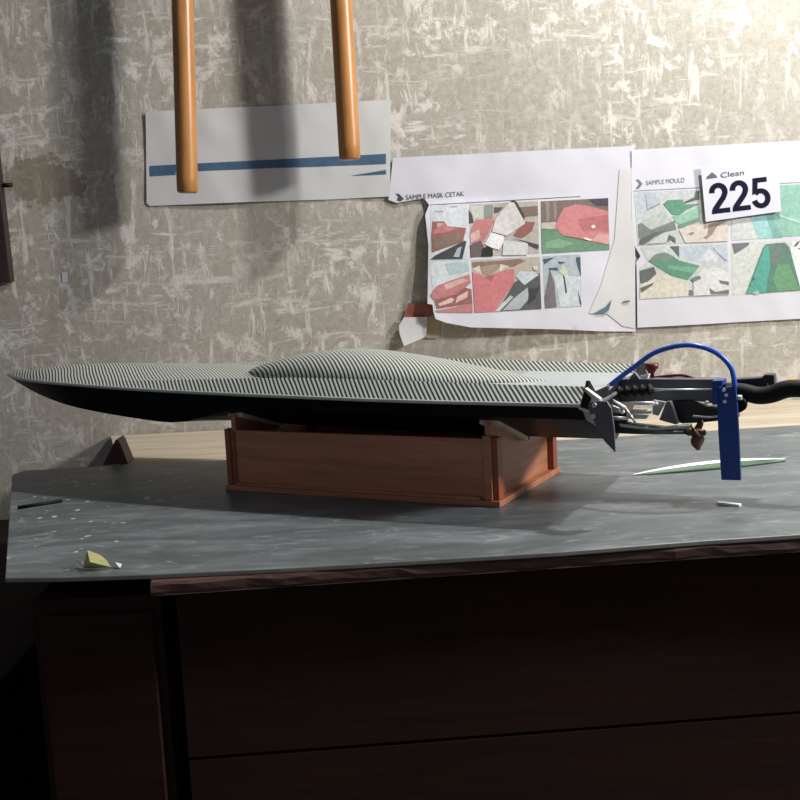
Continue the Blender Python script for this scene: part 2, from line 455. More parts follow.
    # the square ends of the side panels
for s_ in (-1, 1):
    MB().box((X0 + 0.004, s_ * (W - 0.016), 0.009), (X0 + 0.0135, s_ * (W - 0.002), 0.101)).build('corner_post', M['stand_post'], stand, 0.001)
    MB().box((-0.0245, s_ * (W - 0.012), 0.009), (-0.012, s_ * (W - 0.002), 0.104)).build('corner_post', M['stand'], stand, 0.001)

# ------------------------------------------------------------------ model boat
boat = empty('model_boat', C0, TH)
tag(boat, 'long black model race boat with silver striped carbon deck and blue rudder', 'model boat')
XS = 0.135                      # stern
st = [-1.088, -1.08, -1.066, -1.045, -1.02, -0.985, -0.95, -0.90] + [-0.86 + (XS + 0.86) * i / 34 for i in range(35)]
def deck_z(x, u):
    g_, w_ = interp(gun, x), interp(wid, x)
    au = abs(u)
    sm = g_ + (0.016 if w_ > 0.1 else 0.16 * w_) * (1 - au ** 2)
    pk, dp = 0.0235 - 0.004 * sstep(-0.2, 0.135, x), 0.008
    if au > 0.84: rp = g_ + pk * (1 - au) / 0.16
    elif au > 0.70: rp = g_ + dp + (pk - dp) * (au - 0.70) / 0.14
    else: rp = g_ + dp
    r_ = sstep(-0.80, -0.25, x)
    return sm * (1 - r_) + rp * r_
us = [-1, -0.95, -0.9, -0.84, -0.79, -0.74, -0.70, -0.6, -0.45, -0.3, -0.15, 0, 0.15, 0.3, 0.45, 0.6, 0.70, 0.74, 0.79, 0.84, 0.9, 0.95, 1]
rows = [[(x, u * interp(wid, x), deck_z(x, u)) for u in us] for x in st]
k = MB().grid(rows, smooth=False)
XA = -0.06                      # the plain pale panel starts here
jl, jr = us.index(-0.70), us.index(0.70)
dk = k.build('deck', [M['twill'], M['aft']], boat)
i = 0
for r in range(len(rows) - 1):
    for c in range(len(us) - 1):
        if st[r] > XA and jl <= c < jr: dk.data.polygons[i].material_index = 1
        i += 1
# rub rail along the gunwale
for s_ in (-1, 1):
    rr = []
    for x in st:
        w_, g_ = interp(wid, x), interp(gun, x)
        rr.append([(x, s_ * w_, g_), (x, s_ * (w_ + 0.0025), g_ - 0.001), (x, s_ * (w_ + 0.0025), g_ - 0.0045), (x, s_ * w_, g_ - 0.0055)])
    MB().grid(rr).build('rub_rail', M['rail'], boat)
# hull
rows = []
for x in st:
    w_, g_, k_ = interp(wid, x), interp(gun, x), interp(keel, x)
    sec = []
    cw, cz = chine(x)
    for y in (-w_, -cw, -0.65 * cw, -0.3 * cw, 0, 0.3 * cw, 0.65 * cw, cw, w_):
        sec.append((x, y, bottom(x, y)))
    rows.append(sec)
k = MB().grid(rows, smooth=False)
hull = k.build('hull', M['hull'], boat)
# transom closing the stern
w_ = interp(wid, XS)
tp = [(XS, u * w_, deck_z(XS, u)) for u in us] + [(XS, u * w_, (interp(gun, XS) - 0.003 if abs(u) == 1 else bottom(XS, u * w_))) for u in (1, 0.86, 0.35, 0, -0.35, -0.86, -1)]
MB().prism([Vector(p) - Vector((0.004, 0, 0)) for p in tp], (0.004, 0, 0)).build('transom', M['blackpl'], boat)
# cowl over the engine
hl = [(-0.515, 0.0), (-0.48, 0.014), (-0.42, 0.030), (-0.36, 0.040), (-0.31, 0.044), (-0.25, 0.042), (-0.18, 0.034), (-0.09, 0.020), (-0.02, 0.009), (0.03, 0.0)]
hw = [(-0.515, 0.004), (-0.48, 0.045), (-0.42, 0.075), (-0.33, 0.092), (-0.22, 0.09), (-0.12, 0.068), (-0.03, 0.035), (0.03, 0.006)]
rows = []
for i in range(41):
    x = -0.515 + 0.545 * i / 40
    h, ww = max(0, interp(hl, x)), interp(hw, x)
    base = deck_z(x, 0) - 0.004
    rows.append([(x, ww * math.sin(math.pi / 2 * q), base + (h + 0.004) * math.cos(math.pi / 2 * q) ** 0.9 if abs(q) < 1 else base) for q in [j / 10 for j in range(-10, 11)]])
MB().grid(rows).build('engine_cowl', M['twill'], boat)

# ---- stern gear, each piece a part of the boat
def tubepx(pts, r, yl, name, mat, n=10, sm=6):
    ys = yl if isinstance(yl, (list, tuple)) else [yl] * len(pts)
    p = [L(q[0], q[1], y) for q, y in zip(pts, ys)]
    if sm: p = spline(p, sm)
    return MB().tube(p, r, n).build(name, mat, boat)
def platepx(pts, yl, th, name, mat, bevel=0.0008):
    p = [L(q[0], q[1], yl) for q in pts]
    return MB().prism(p, (0, th, 0)).build(name, mat, boat, bevel)
# solid black plates beside the transom, standing in for shade in the hollow sponsons
yN = -interp(wid, XS)
for s_ in (-1, 1):
    g_ = interp(gun, XS)
    tri = [(XS, s_ * (w_ + 0.002), g_ - 0.008), (XS, s_ * 0.84 * w_, g_ + 0.028), (XS, s_ * 0.66 * w_, g_ + 0.006), (XS, s_ * 0.80 * w_, g_ - 0.010)]
    MB().prism(tri, (0.006, 0, 0)).build('sponson_shade_plate', M['black'], boat, 0.001)
# turn fin on the near corner
fn = platepx([(589, 402), (598, 401), (607, 401.5), (611, 408), (614, 428), (615.5, 453), (604, 441), (594, 422), (588, 409)], -0.172, 0.004, 'turn_fin', M['fin'])
for q in ((595, 405), (594, 416)):
    c = L(q[0], q[1], -0.172)
    MB().tube([c + Vector((0, -0.004, 0)), c], 0.0032, 10).build('bolt', M['steel'], fn)
br = platepx([(585, 388), (600, 399), (600, 408), (587, 413), (578, 409)], -0.164, 0.010, 'fin_bracket', M['alu'])
platepx([(584, 391), (591, 398), (589, 410), (580, 407)], -0.1652, 0.002, 'recess_shade_plate', M['black'], 0)  # flat black plate, the shade of a recess put in as colour
# steering beam behind the transom
MB().prism([L(617, 380, 0.03), L(716, 380.5, 0.03), L(716, 404, 0.03), L(690, 400, 0.03), L(660, 402, 0.03), L(617, 402, 0.03)], (0, 0.022, 0)).build('steering_beam', M['gun'], boat, 0.0015)
MB().prism([L(617, 379, 0.027), L(716, 379.5, 0.027), L(716, 382, 0.027), L(617, 381.5, 0.027)], (0, 0.028, 0)).build('beam_flange', M['fin'], boat, 0.0005)
# bellows and push rod
c0, c1 = L(616, 392.5, 0.005), L(654, 389.5, 0.005)
pts, rs = [], []
for i in range(41):
    t = i / 40; pts.append(c0.lerp(c1, t)); rs.append(0.0068 + 0.0024 * math.cos(t * 2 * math.pi * 5 + math.pi))
MB().tube(pts, rs, 14).build('bellows', M['black'], boat)
tubepx([(650, 389.8), (665, 389.6), (719, 389.5)], [0.003, 0.0013, 0.0013], 0.005, 'push_rod', M['steel'], sm=0)
tubepx([(596, 403), (606, 399), (617, 392.5)], 0.0026, [-0.13, -0.07, 0.005], 'link_arm', M['gun'])
# trim cylinders and braces
tubepx([(630, 403.5), (654, 403.0)], 0.0026, -0.01, 'trim_rod', M['alu'], sm=0)
tubepx([(629, 411.5), (651, 411.5)], 0.0034, 0.0, 'trim_cylinder', M['alu'], sm=0)
tubepx([(612, 401), (625.5, 408.5)], 0.0034, -0.02, 'brace_bar', M['alu'], sm=0)
tubepx([(625.5, 408), (636, 423.5)], 0.0017, -0.02, 'brace_bar', M['steel'], sm=0)
tubepx([(608, 417.5), (626, 418.5)], 0.0026, -0.02, 'brace_bar', M['alu'], sm=0)
platepx([(606, 404), (626, 406), (627, 423), (606, 424)], 0.012, 0.008, 'mount_plate', M['blackpl'])
platepx([(653, 400), (665, 402), (658, 416), (652, 414)], 0.005, 0.006, 'trim_bracket', M['aft'])
platepx([(666, 402), (670, 401.5), (678, 424), (675, 424.5), (659, 420)], 0.0, 0.012, 'skeg_plate', M['gun'])
k = [L(*q, 0.024) for q in ((669, 402), (690, 401), (706, 407), (736, 407), (738, 419), (700, 423), (680, 424))]
MB().prism(k, (0, 0.02, 0)).build('rear_housing', M['blackpl'], boat, 0.003)
tubepx([(693, 416), (712, 417), (733, 412)], 0.0016, 0.01, 'edge_strip', M['steel'])
# stinger, shaft, propeller
MB().prism([L(570, 413, 0.0), L(600, 417, 0.0), L(630, 424, 0.0), L(688, 430, 0.0), L(688, 434.5, 0.0), L(640, 434.5, 0.0), L(570, 431, 0.0)], (0, 0.016, 0)).build('stinger', M['blackpl'], boat, 0.001)
MB().prism([L(618, 423.5, -0.002), L(655, 428, -0.002), L(690, 425, -0.002), L(690, 428.5, -0.002), L(655, 431, -0.002), L(620, 427, -0.002)], (0, 0.014, 0)).build('strut', M['alu'], boat, 0.001)
sh = tubepx([(640, 432), (684, 432.5)], 0.0026, -0.004, 'drive_shaft', M['gun'], sm=0)
pc = L(697, 432.5, -0.004); ax = Vector((1, 0, 0))
prop = MB().tube([pc + ax * t for t in (-0.016, -0.012, 0.006, 0.012, 0.013)], [0.0035, 0.0052, 0.0055, 0.0040, 0.001], 14).build('propeller', M['bronze'], boat)
for ang in (-80, 40, 160):
    an = math.radians(ang)
    rad = Vector((0, math.cos(an), math.sin(an))); tan = ax.cross(rad)
    rows = []
    for i in range(7):
        t = i / 6; r_ = 0.004 + 0.022 * t
        ch_ = 0.0098 * math.sin(math.pi * (0.22 + 0.74 * t)) + 0.001
        tw = math.radians(35 + 25 * t)
        d_ = ax * math.cos(tw) + tan * math.sin(tw)
        rows.append([pc + rad * r_ + d_ * (ch_ * q) + ax * 0.002 * (1 - q * q) for q in (-1, -0.5, 0, 0.5, 1)])
    bl = MB().grid(rows).build('blade', M['bronze'], prop)
    so = bl.modifiers.new('thick', 'SOLIDIFY'); so.thickness = 0.0016; so.offset = 0
# rudder
rud = platepx([(716.5, 388.5), (735.5, 386), (737.5, 410), (740.8, 480.5), (721.2, 480), (718, 430)], -0.004, 0.007, 'rudder', M['blue'], 0.0008)
platepx([(712, 381), (722, 380.5), (722, 386), (718, 387), (718, 405), (712, 405)], -0.007, 0.03, 'rudder_bracket', M['blue'])
for q in ((724, 390), (726.5, 395), (725, 401.5)):
    c = L(q[0], q[1], -0.004)
    MB().tube([c + Vector((0, -0.0025, 0)), c], 0.0025, 10).build('rivet', M['white'], rud)
c = L(739, 397.5, 0.0)
MB().tube([c + Vector((-0.004, 0, 0)), c + Vector((0.004, 0, 0))], 0.0036, 12).build('pivot_nut', M['steel'], boat)
c = L(738, 405, 0.006)
MB().tube([c, c + Vector((0, 0.012, 0))], 0.011, 18).build('pivot_disc', M['black'], boat)
for q in ((706, 403), (655, 404), (622, 412.5)):
    c = L(q[0], q[1], -0.006)
    MB().tube([c, c + Vector((0, 0.008, 0))], 0.0026, 8).build('bolt', M['white'], boat)
platepx([(611, 405), (619, 408), (619, 413), (611, 412)], -0.016, 0.01, 'clamp_block', M['alu'])
platepx([(628, 414), (648, 415), (646, 419), (628, 419)], 0.0, 0.008, 'clamp_block', M['alu'])
# blue cooling hose
tubepx([(608, 387), (616, 380.5), (634, 367), (655, 352.5), (680, 345.5), (700, 346.5), (718, 354), (731, 368), (735, 387)], 0.0036,
       [-0.03, -0.03, -0.028, -0.025, -0.02, -0.015, -0.008, 0.0, 0.0], 'cooling_hose', M['bluehose'], 12)
c = L(608, 387, -0.03)
MB().tube([c + Vector((-0.005, 0, -0.008)), c + Vector((0.004, 0, 0.003))], [0.003, 0.0042], 10).build('hose_nipple', M['steel'], boat)
# red filler and red line on the deck edge
k = [L(651.5, 377, 0.05), L(651.5, 373, 0.05), L(651.5, 369, 0.05), L(651.5, 368, 0.05), L(651.5, 363, 0.05)]
MB().tube(k, [0.004, 0.0045, 0.008, 0.0105, 0.0105], 16).build('filler_cap', M['redk'], boat)
tubepx([(652, 378), (668, 376), (684, 375.5), (699, 379.5)], 0.0022, 0.05, 'red_line', M['redk'])
platepx([(628, 380), (634, 372), (640, 379.5)], 0.02, 0.01, 'hinge_ear', M['gun'])
platepx([(640, 376), (649, 374), (647, 380.5), (640, 380.5)], 0.035, 0.01, 'white_clip', M['white'])
# exhaust: black hose and mounting box behind the rudder
platepx([(731, 379.5), (762, 377.5), (764, 374.5), (774, 374.5), (775, 390), (760, 396), (731, 394)], 0.045, 0.02, 'exhaust_mount', M['blackpl'], 0.002)
platepx([(767, 383), (770, 386), (770, 388.5), (767, 388.5)], 0.0445, 0.002, 'slot_light_plate', M['alu'], 0)  # solid bright plate standing in for light seen through a slot
tubepx([(722, 391), (742, 392), (758, 395.5), (772, 394), (785, 389.5), (800, 388.5), (830, 392), (870, 398)], [0.0125] * 43, 0.028, 'exhaust_hose', M['black'], 16)
# ------------------------------------------------------------------ small things on the board
def on_board(o, label, cat): return tag(o, label, cat)
# slender pointed blade, white above and green on the near flank
A_, B_ = on_z(633, 475.5), on_z(785, 461.5)
ln = (B_ - A_); Lb = ln.length; an = math.atan2(ln.y, ln.x)
bl = empty('pointed_blade', (A_ + B_) / 2, an)
tag(bl, 'slender pointed blade, white above and green below, lying beside the blue rudder', 'blade')
rw, rg = [], []
for i in range(25):
    t = i / 24; x = (t - 0.5) * Lb
    q = max(0.02, math.sin(math.pi * t)) ** 0.75
    hh, ww = 0.0015 + 0.0085 * q, 0.014 * q + 0.001
    rise = 0.003 * t
    ridge = (x, 0.004 * q, hh + rise)
    rw.append([(x, ww, 0.001 + rise), (x, ww * 0.7, hh * 0.75 + rise), ridge, (x, -ww * 0.25, hh * 0.72 + rise)])
    rg.append([(x, -ww * 0.25, hh * 0.72 + rise), (x, -ww * 0.8, hh * 0.35 + rise * 0.5), (x, -ww, 0.0), (x, ww, 0.0)])
MB().grid(rw).build('upper_face', M['white'], bl)
MB().grid(rg).build('green_flank', M['green'], bl)
# crumpled yellow-green scrap
c0 = on_z(100, 569)
def sc(px, py, z, y=0.0): 
    p = on_z(px, py, ZT + z); return (p.x, p.y + y, p.z)
sv = [sc(83, 568, 0.002), sc(86, 551.5, 0.020, 0.006), sc(97, 557, 0.016, 0.012), sc(111, 567, 0.0015), sc(94, 568.5, 0.001), sc(90, 562, 0.013), sc(122, 564, 0.003), sc(120, 568, 0.0015), sc(115, 562, 0.007), sc(74, 559.5, 0.004), sc(82, 562, 0.006), sc(104, 561, 0.012, 0.008)]
k = MB().add(sv, [(0, 5, 1), (1, 5, 2), (2, 5, 11), (5, 4, 3, 11), (0, 4, 5)], 0)
k.add(sv, [(3, 7, 8), (8, 7, 6), (9, 10, 0)], 1)
k.keep = True
o = k.build('paper_scrap', [M['scrap'], M['paper_dim']])
so = o.modifiers.new('thick', 'SOLIDIFY'); so.thickness = 0.0007
tag(o, 'crumpled yellow-green paper scrap lying near the front edge of the grey board', 'paper scrap')
# white chip
p = on_z(729, 505.5)
o = MB().box((-0.0165, -0.004, 0), (0.0165, 0.004, 0.004)).build('white_chip', M['chip'], bevel=0.0008)
o.location = p; o.rotation_euler = (0, 0, math.radians(-40)); tag(o, 'small white rectangular chip lying loose on the grey board', 'chip')
# black stick
p, q = on_z(18, 509.5), on_z(62, 502.5)
o = MB().tube([Vector((0, 0, 0.003)), Vector(q - p) + Vector((0, 0, 0.003))], [0.003, 0.0026], 8).build('black_stick', M['black'])
o.location = p; tag(o, 'thin black stick lying at the free end of the grey board', 'stick')
# dark wedge standing on the bench behind the board
p0_, p1_, p2_ = on_z(99, 468, zt), on_z(123, 466, zt), None
pw = [on_z(98, 467, zt), on_z(123, 466, zt)]
yb = pw[1].y + 0.02
r = ray(117, 439); tpk = EYE + r * ((yb - EYE.y) / r.y)
k = MB().prism([(pw[0].x + 0.004, yb, zt), (pw[1].x + 0.006, yb, zt), (tpk.x + 0.004, yb, tpk.z - 0.006), (tpk.x, yb, tpk.z), (tpk.x - 0.005, yb, tpk.z - 0.004)], (0, 0.05, 0))
o = k.build('wood_wedge', M['wedge'], bevel=0.0015)
tag(o, 'dark triangular wood wedge standing on the bare bench top by the plaster wall', 'wedge')
# ------------------------------------------------------------------ papers on the wall
def rumple(x, z, amp=1.0):
    v = Vector((x * 7.0, z * 5.0, 2.0))
    return amp * (0.0035 * (noise.noise(v) + 0.6) + 0.0016 * noise.noise(v * 3.1))
def sheet(name, outline, mat, off, lift=None, parent=None, thick=0.0006, cuts=2, maxlen=0.02):
    """thin paper whose outline is given on the wall plane; off = distance from the plaster"""
    pts = [on_wall(*q) for q in outline]
    bm = bmesh.new()
    vs_ = [bm.verts.new((p.x, 0, p.z)) for p in pts]
    f = bm.faces.new(vs_)
    bmesh.ops.triangulate(bm, faces=[f])
    for _ in range(7):
        le = [e for e in bm.edges if e.calc_length() > maxlen]
        if not le: break
        bmesh.ops.subdivide_edges(bm, edges=le, cuts=1)
        bmesh.ops.triangulate(bm, faces=[g for g in bm.faces if len(g.verts) > 3])
    for v in bm.verts:
        d = off + (lift(v.co.x, v.co.z) if lift else 0)
        v.co.y = YW - d
    for g in bm.faces:
        g.normal_update()
        if g.normal.y > 0: g.normal_flip()
        g.smooth = True
    me = bpy.data.meshes.new(name); bm.to_mesh(me); bm.free(); me.materials.append(mat)
    o = link(name, me, parent)
    return o
def prints(name, polys, off, lift, parent, maxlen=0.02):
    """flat ink shapes lying on a paper; later shapes sit a hair above earlier ones"""
    bm = bmesh.new(); mats = []
    for n_, (rgb, outline) in enumerate(polys):
        pts = [on_wall(*q) for q in outline]
        sub = bmesh.new()
        try: f = sub.faces.new([sub.verts.new((p.x, 0, p.z)) for p in pts])
        except ValueError: sub.free(); continue
        bmesh.ops.triangulate(sub, faces=[f])
        for _ in range(6):
            le = [e for e in sub.edges if e.calc_length() > maxlen]
            if not le: break
            bmesh.ops.subdivide_edges(sub, edges=le, cuts=1)
            bmesh.ops.triangulate(sub, faces=[g for g in sub.faces if len(g.verts) > 3])
        mt = ink(rgb)
        if mt not in mats: mats.append(mt)
        mi = mats.index(mt)
        mp = {}
        for v in sub.verts:
            mp[v] = bm.verts.new((v.co.x, YW - off - (lift(v.co.x, v.co.z) if lift else 0) - 0.0004 - 0.00012 * n_, v.co.z))
        for g in sub.faces:
            h = bm.faces.new([mp[v] for v in g.verts]); h.material_index = mi; h.smooth = True
            h.normal_update()
            if h.normal.y > 0: h.normal_flip()
        sub.free()
    me = bpy.data.meshes.new(name); bm.to_mesh(me); bm.free()
    for mt in mats: me.materials.append(mt)
    return link(name, me, parent)
def wtext(s, pl, pr_, hpx, rgb, off, lift, parent, name='lettering', bold=0.0):
    """lettering from pixel pl to pr_ along its baseline, hpx tall"""
    cu = bpy.data.curves.new('t', 'FONT'); cu.body = s; cu.size = 1.0; cu.offset = bold
    to = bpy.data.objects.new('t', cu); COL.objects.link(to)
    bpy.context.view_layer.update()
    me = bpy.data.meshes.new_from_object(to.evaluated_get(bpy.context.evaluated_depsgraph_get()))
    bpy.data.objects.remove(to); bpy.data.curves.remove(cu)
    x0 = min(v.co.x for v in me.vertices); x1 = max(v.co.x for v in me.vertices)
    y0 = min(v.co.y for v in me.vertices); y1 = max(v.co.y for v in me.vertices)
    A, B = on_wall(*pl), on_wall(*pr_)
    ex = (B - A); n_ = Vector((-ex.z, 0, ex.x)).normalized(); hh = hpx / F * YW
    for v in me.vertices:
        p = A + ex * ((v.co.x - x0) / (x1 - x0)) + n_ * (hh * (v.co.y - y0) / (y1 - y0))
        v.co = (p.x, YW - off - (lift(p.x, p.z) if lift else 0) - 0.0007, p.z)
    me.materials.clear(); me.materials.append(ink(rgb)); me.name = name
    return link(name, me, parent)
def Z(x0, y0, s): return lambda *pts: [(x0 + p[0] / s, y0 + p[1] / s) for p in pts]

# white sheet with a blue band, high on the wall
l1 = lambda x, z: rumple(x + 3, z)
p1 = sheet('wall_sheet', [(146, 112), (391, 100), (390, 196.5), (330, 199.5), (250, 202), (150, 206), (147, 203)], M['paper_dim'], 0.002, l1)
tag(p1, 'plain white sheet with a blue band hanging behind the wooden tool handle', 'paper sheet')
prints('blue_band', [((58, 104, 146), [(150, 170), (176, 169), (176, 175), (150, 176.5)]), ((44, 110, 150), [(350, 176), (386, 170), (386, 174.5)]), ((58, 104, 146), [(150, 166), (386, 154), (386, 164), (176, 172), (150, 173)])], 0.002, l1, p1)

# folded scraps below the torn corner of the mask poster
fo = sheet('folded_scrap', [(404, 317), (427, 316.5), (426, 336), (404, 345.5), (399.5, 333), (399, 325)], M['paper_dim'], 0.003, lambda x, z: 0.010 + 0.35 * (x - on_wall(412, 330).x) * (z - on_wall(412, 330).z) * 8 - 0.12 * (z - on_wall(412, 317).z))
tag(fo, 'small folded white paper scrap hanging from the torn poster corner', 'paper scrap')
rs_ = sheet('red_scrap', [(408, 303), (432, 304), (434, 309), (429, 317), (403, 318)], plain('faded_red_print', (148, 84, 74), 0.6), 0.003, lambda x, z: 0.004)
tag(rs_, 'dark red torn photo scrap above the small folded white paper', 'paper scrap')
tp_ = sheet('olive_tape', [(426, 318), (433, 315), (440, 322), (439, 338), (426, 338)], M['kraft2'], 0.0024, lambda x, z: 0.002)
tag(tp_, 'olive brown tape patch beside the small folded white paper', 'tape')

# poster with red photos
zb2 = on_wall(500, 326).z
xl2, xr2, zc2 = on_wall(428, 260).x, on_wall(633, 260).x, on_wall(430, 202).z
def l2(x, z):                   # the torn left side has come loose and curls off the wall
    fx_ = max(0.0, min(1.0, (xr2 - x) / (xr2 - xl2)))
    fz_ = max(0.0, min(1.0, (zc2 - z) / (zc2 - zb2)))
    return rumple(x, z, 0.8) + 0.033 * fx_ ** 1.3 * fz_ ** 0.6
O2 = 0.003
po2 = sheet('photo_poster', [(393, 158), (634, 146), (633, 180), (633, 240), (635, 331.5), (600, 331), (560, 329), (520, 327), (470, 326.5), (446, 322), (435, 318), (433, 311), (432, 304), (427, 303), (428, 290), (430, 262), (427, 235), (425, 215), (429, 205), (427, 199), (420, 199), (397, 203), (388.5, 200), (391, 185)], M['paper'], O2, l2)
tag(po2, 'torn white poster of six red-toned boat photographs pinned to the plaster', 'poster')
c1 = Z(425, 195, 6.4); c2 = Z(530, 195, 6.4)
W_ = (232, 234, 232); G1 = (178, 184, 182); DK = (72, 70, 72); RD = (214, 122, 118); RD2 = (172, 96, 88); BR = (140, 116, 96); PK = (232, 178, 166)
def photo(polys, off, lift, parent): return prints('printed_photo', polys, off, lift, parent)
photo([((212, 222, 226), c1((35, 65), (272, 60), (280, 415), (30, 418))), ((150, 156, 158), c1((60, 105), (115, 103), (115, 112), (60, 112))), ((150, 156, 158), c1((155, 75), (205, 70), (205, 78), (155, 80))),
       (RD2, c1((38, 262), (45, 170), (120, 170), (140, 200), (262, 212), (240, 300), (40, 370))), (PK, c1((75, 180), (112, 182), (110, 215), (75, 205))), (RD, c1((48, 250), (130, 240), (210, 215), (130, 200), (125, 175), (118, 225), (60, 225))), (BR, c1((45, 285), (210, 245), (240, 285), (60, 350))),
       ((60, 66, 70), c1((32, 412), (60, 388), (250, 292), (262, 300), (235, 408))), ((176, 190, 192), c1((178, 395), (205, 340), (232, 330), (215, 398)))], O2, l2, po2)
photo([((196, 186, 170), c1((285, 60), (718, 40), (725, 375), (285, 398))), (DK, c1((278, 95), (300, 130), (310, 180), (280, 185))), ((206, 208, 196), c1((285, 72), (372, 68), (365, 150), (310, 155))), ((140, 150, 140), c1((380, 66), (435, 62), (430, 145), (378, 150))),
       ((96, 84, 76), c1((440, 80), (500, 78), (470, 110), (440, 120))), (RD, c1((285, 240), (320, 165), (430, 145), (440, 170), (400, 250), (370, 300), (290, 310))), (BR, c1((600, 80), (718, 70), (720, 130), (620, 140))), (RD2, c1((560, 260), (630, 170), (700, 175), (680, 230), (620, 275))),
       (PK, c1((285, 250), (345, 220), (350, 270), (290, 310))), ((110, 92, 88), c1((286, 320), (350, 290), (375, 330), (360, 392), (290, 398))), ((34, 28, 28), c1((360, 345), (400, 325), (430, 350), (430, 392), (355, 395))),
       ((226, 218, 212), c1((425, 235), (450, 150), (540, 45), (575, 45), (635, 150), (635, 185), (520, 262))), ((70, 62, 62), c1((540, 45), (560, 32), (585, 45), (635, 140), (632, 165), (590, 90), (570, 50))), ((244, 244, 244), c1((378, 315), (420, 240), (500, 262), (500, 300), (470, 350), (430, 340))),
       ((218, 222, 214), c1((500, 290), (655, 305), (650, 382), (490, 385))), (DK, c1((560, 275), (722, 318), (722, 345), (640, 305)))], O2, l2, po2)
photo([((128, 112, 100), c2((65, 42), (497, 20), (505, 350), (70, 375))), ((160, 140, 124), c2((95, 45), (120, 44), (120, 165), (100, 168))), ((160, 140, 124), c2((145, 42), (165, 42), (165, 160), (150, 160))), ((78, 68, 84), c2((370, 28), (498, 20), (498, 70), (420, 70))),
       ((206, 196, 172), c2((66, 180), (160, 172), (180, 200), (160, 222), (68, 215))), ((104, 160, 116), c2((68, 225), (155, 215), (215, 265), (400, 305), (505, 325), (506, 350), (72, 374))), ((130, 186, 138), c2((90, 300), (180, 280), (280, 310), (200, 340), (100, 340))),
       ((228, 126, 124), c2((155, 205), (175, 150), (210, 85), (290, 58), (380, 72), (498, 105), (500, 235), (505, 322), (400, 300), (300, 275), (215, 262), (185, 240))), ((208, 104, 106), c2((300, 155), (498, 125), (500, 235), (440, 225), (330, 235))), ((240, 164, 156), c2((390, 290), (440, 240), (503, 255), (504, 318))), ((250, 240, 236), c2((385, 200), (405, 190), (418, 205), (400, 215))), ((250, 240, 236), c2((330, 268), (395, 285), (380, 294), (345, 282)))], O2, l2, po2)
photo([((214, 224, 226), c1((25, 425), (280, 420), (300, 750), (62, 745))), ((178, 206, 208), c1((120, 440), (272, 425), (276, 490), (150, 515))), (RD, c1((28, 640), (70, 580), (160, 545), (278, 505), (290, 560), (200, 640), (50, 668))), (PK, c1((118, 572), (235, 530), (270, 545), (130, 605))), (RD2, c1((55, 668), (190, 632), (250, 590), (292, 600), (298, 690), (70, 725))),
       ((240, 196, 184), c1((190, 690), (200, 650), (270, 610), (265, 650))), ((240, 196, 184), c1((80, 692), (160, 655), (185, 660), (170, 685), (90, 705))), (RD, c1((62, 735), (150, 720), (298, 690), (300, 748), (75, 745)))], O2, l2, po2)
photo([((196, 182, 164), c1((292, 415), (730, 395), (740, 728), (310, 750))), ((150, 118, 92), c1((295, 430), (470, 420), (600, 408), (640, 420), (560, 460), (300, 465))), ((176, 150, 122), c1((345, 460), (460, 440), (470, 470), (400, 520), (360, 505))), ((236, 216, 190), c1((300, 470), (345, 450), (355, 505))), ((236, 216, 190), c1((475, 440), (535, 455), (470, 488))),
       ((230, 118, 118), c1((298, 490), (385, 525), (470, 490), (565, 470), (565, 560), (520, 620), (440, 742), (312, 748))), ((196, 96, 92), c1((380, 520), (450, 505), (415, 555))), ((88, 92, 94), c1((565, 560), (640, 510), (728, 500), (738, 725), (460, 740))), ((206, 216, 220), c1((575, 520), (600, 485), (690, 490), (722, 510), (630, 575))),
       ((176, 192, 194), c1((490, 735), (560, 660), (650, 590), (660, 660), (600, 728))), ((206, 208, 206), c1((435, 742), (540, 640), (560, 650), (470, 740))), ((60, 62, 66), c1((660, 600), (725, 590), (700, 660), (650, 700))), ((220, 222, 218), c1((685, 455), (715, 452), (715, 478), (690, 480)))], O2, l2, po2)
photo([((176, 194, 200), c2((75, 392), (318, 380), (325, 712), (88, 725))), ((120, 112, 116), c2((85, 650), (120, 470), (150, 560), (165, 718), (90, 725))), ((206, 222, 224), c2((150, 520), (215, 480), (240, 520), (320, 520), (324, 710), (190, 716))), ((62, 76, 88), c2((205, 510), (215, 515), (232, 620), (222, 632))), ((62, 76, 88), c2((300, 600), (324, 690), (322, 712), (312, 690))), ((70, 92, 104), c2((110, 468), (170, 462), (175, 482), (120, 478))),
       ((206, 220, 176), c2((180, 490), (205, 440), (240, 490), (215, 520))), ((66, 92, 110), c2((290, 400), (318, 395), (322, 520), (300, 450))), ((66, 92, 110), c2((170, 425), (225, 430), (190, 440))), ((66, 92, 110), c2((80, 410), (150, 398), (90, 440)))], O2, l2, po2)
prints('header_rule', [((110, 108, 120), [(430, 204.6), (580, 196.2), (580, 196.9), (430, 205.4)]), ((74, 74, 92), [(395.5, 193.5), (399, 194), (404, 199), (400.5, 201.5), (397, 200.5), (399.5, 198.5)])], O2, l2, po2)
wtext('SAMPLE MASK CETAK', (406, 200.0), (464, 196.0), 4.6, (96, 94, 106), O2, l2, po2)
# the clouded strip folded along its right side
sheet('folded_strip', [(619, 170), (632, 168), (633.5, 240), (634, 328), (622, 326), (607, 314), (588, 313), (600, 286), (614, 240)], M['paper_strip'], O2, lambda x, z: l2(x, z) + 0.0012, parent=po2)
prints('blue_corner', [((70, 130, 146), [(592, 313.5), (606, 306), (611, 299), (608, 310), (604, 313)])], O2, lambda x, z: l2(x, z) + 0.003, po2)
prints('grey_mark', [((120, 120, 118), [(622, 301), (629, 300), (629, 302), (622, 303)])], O2, lambda x, z: l2(x, z) + 0.0033, po2)

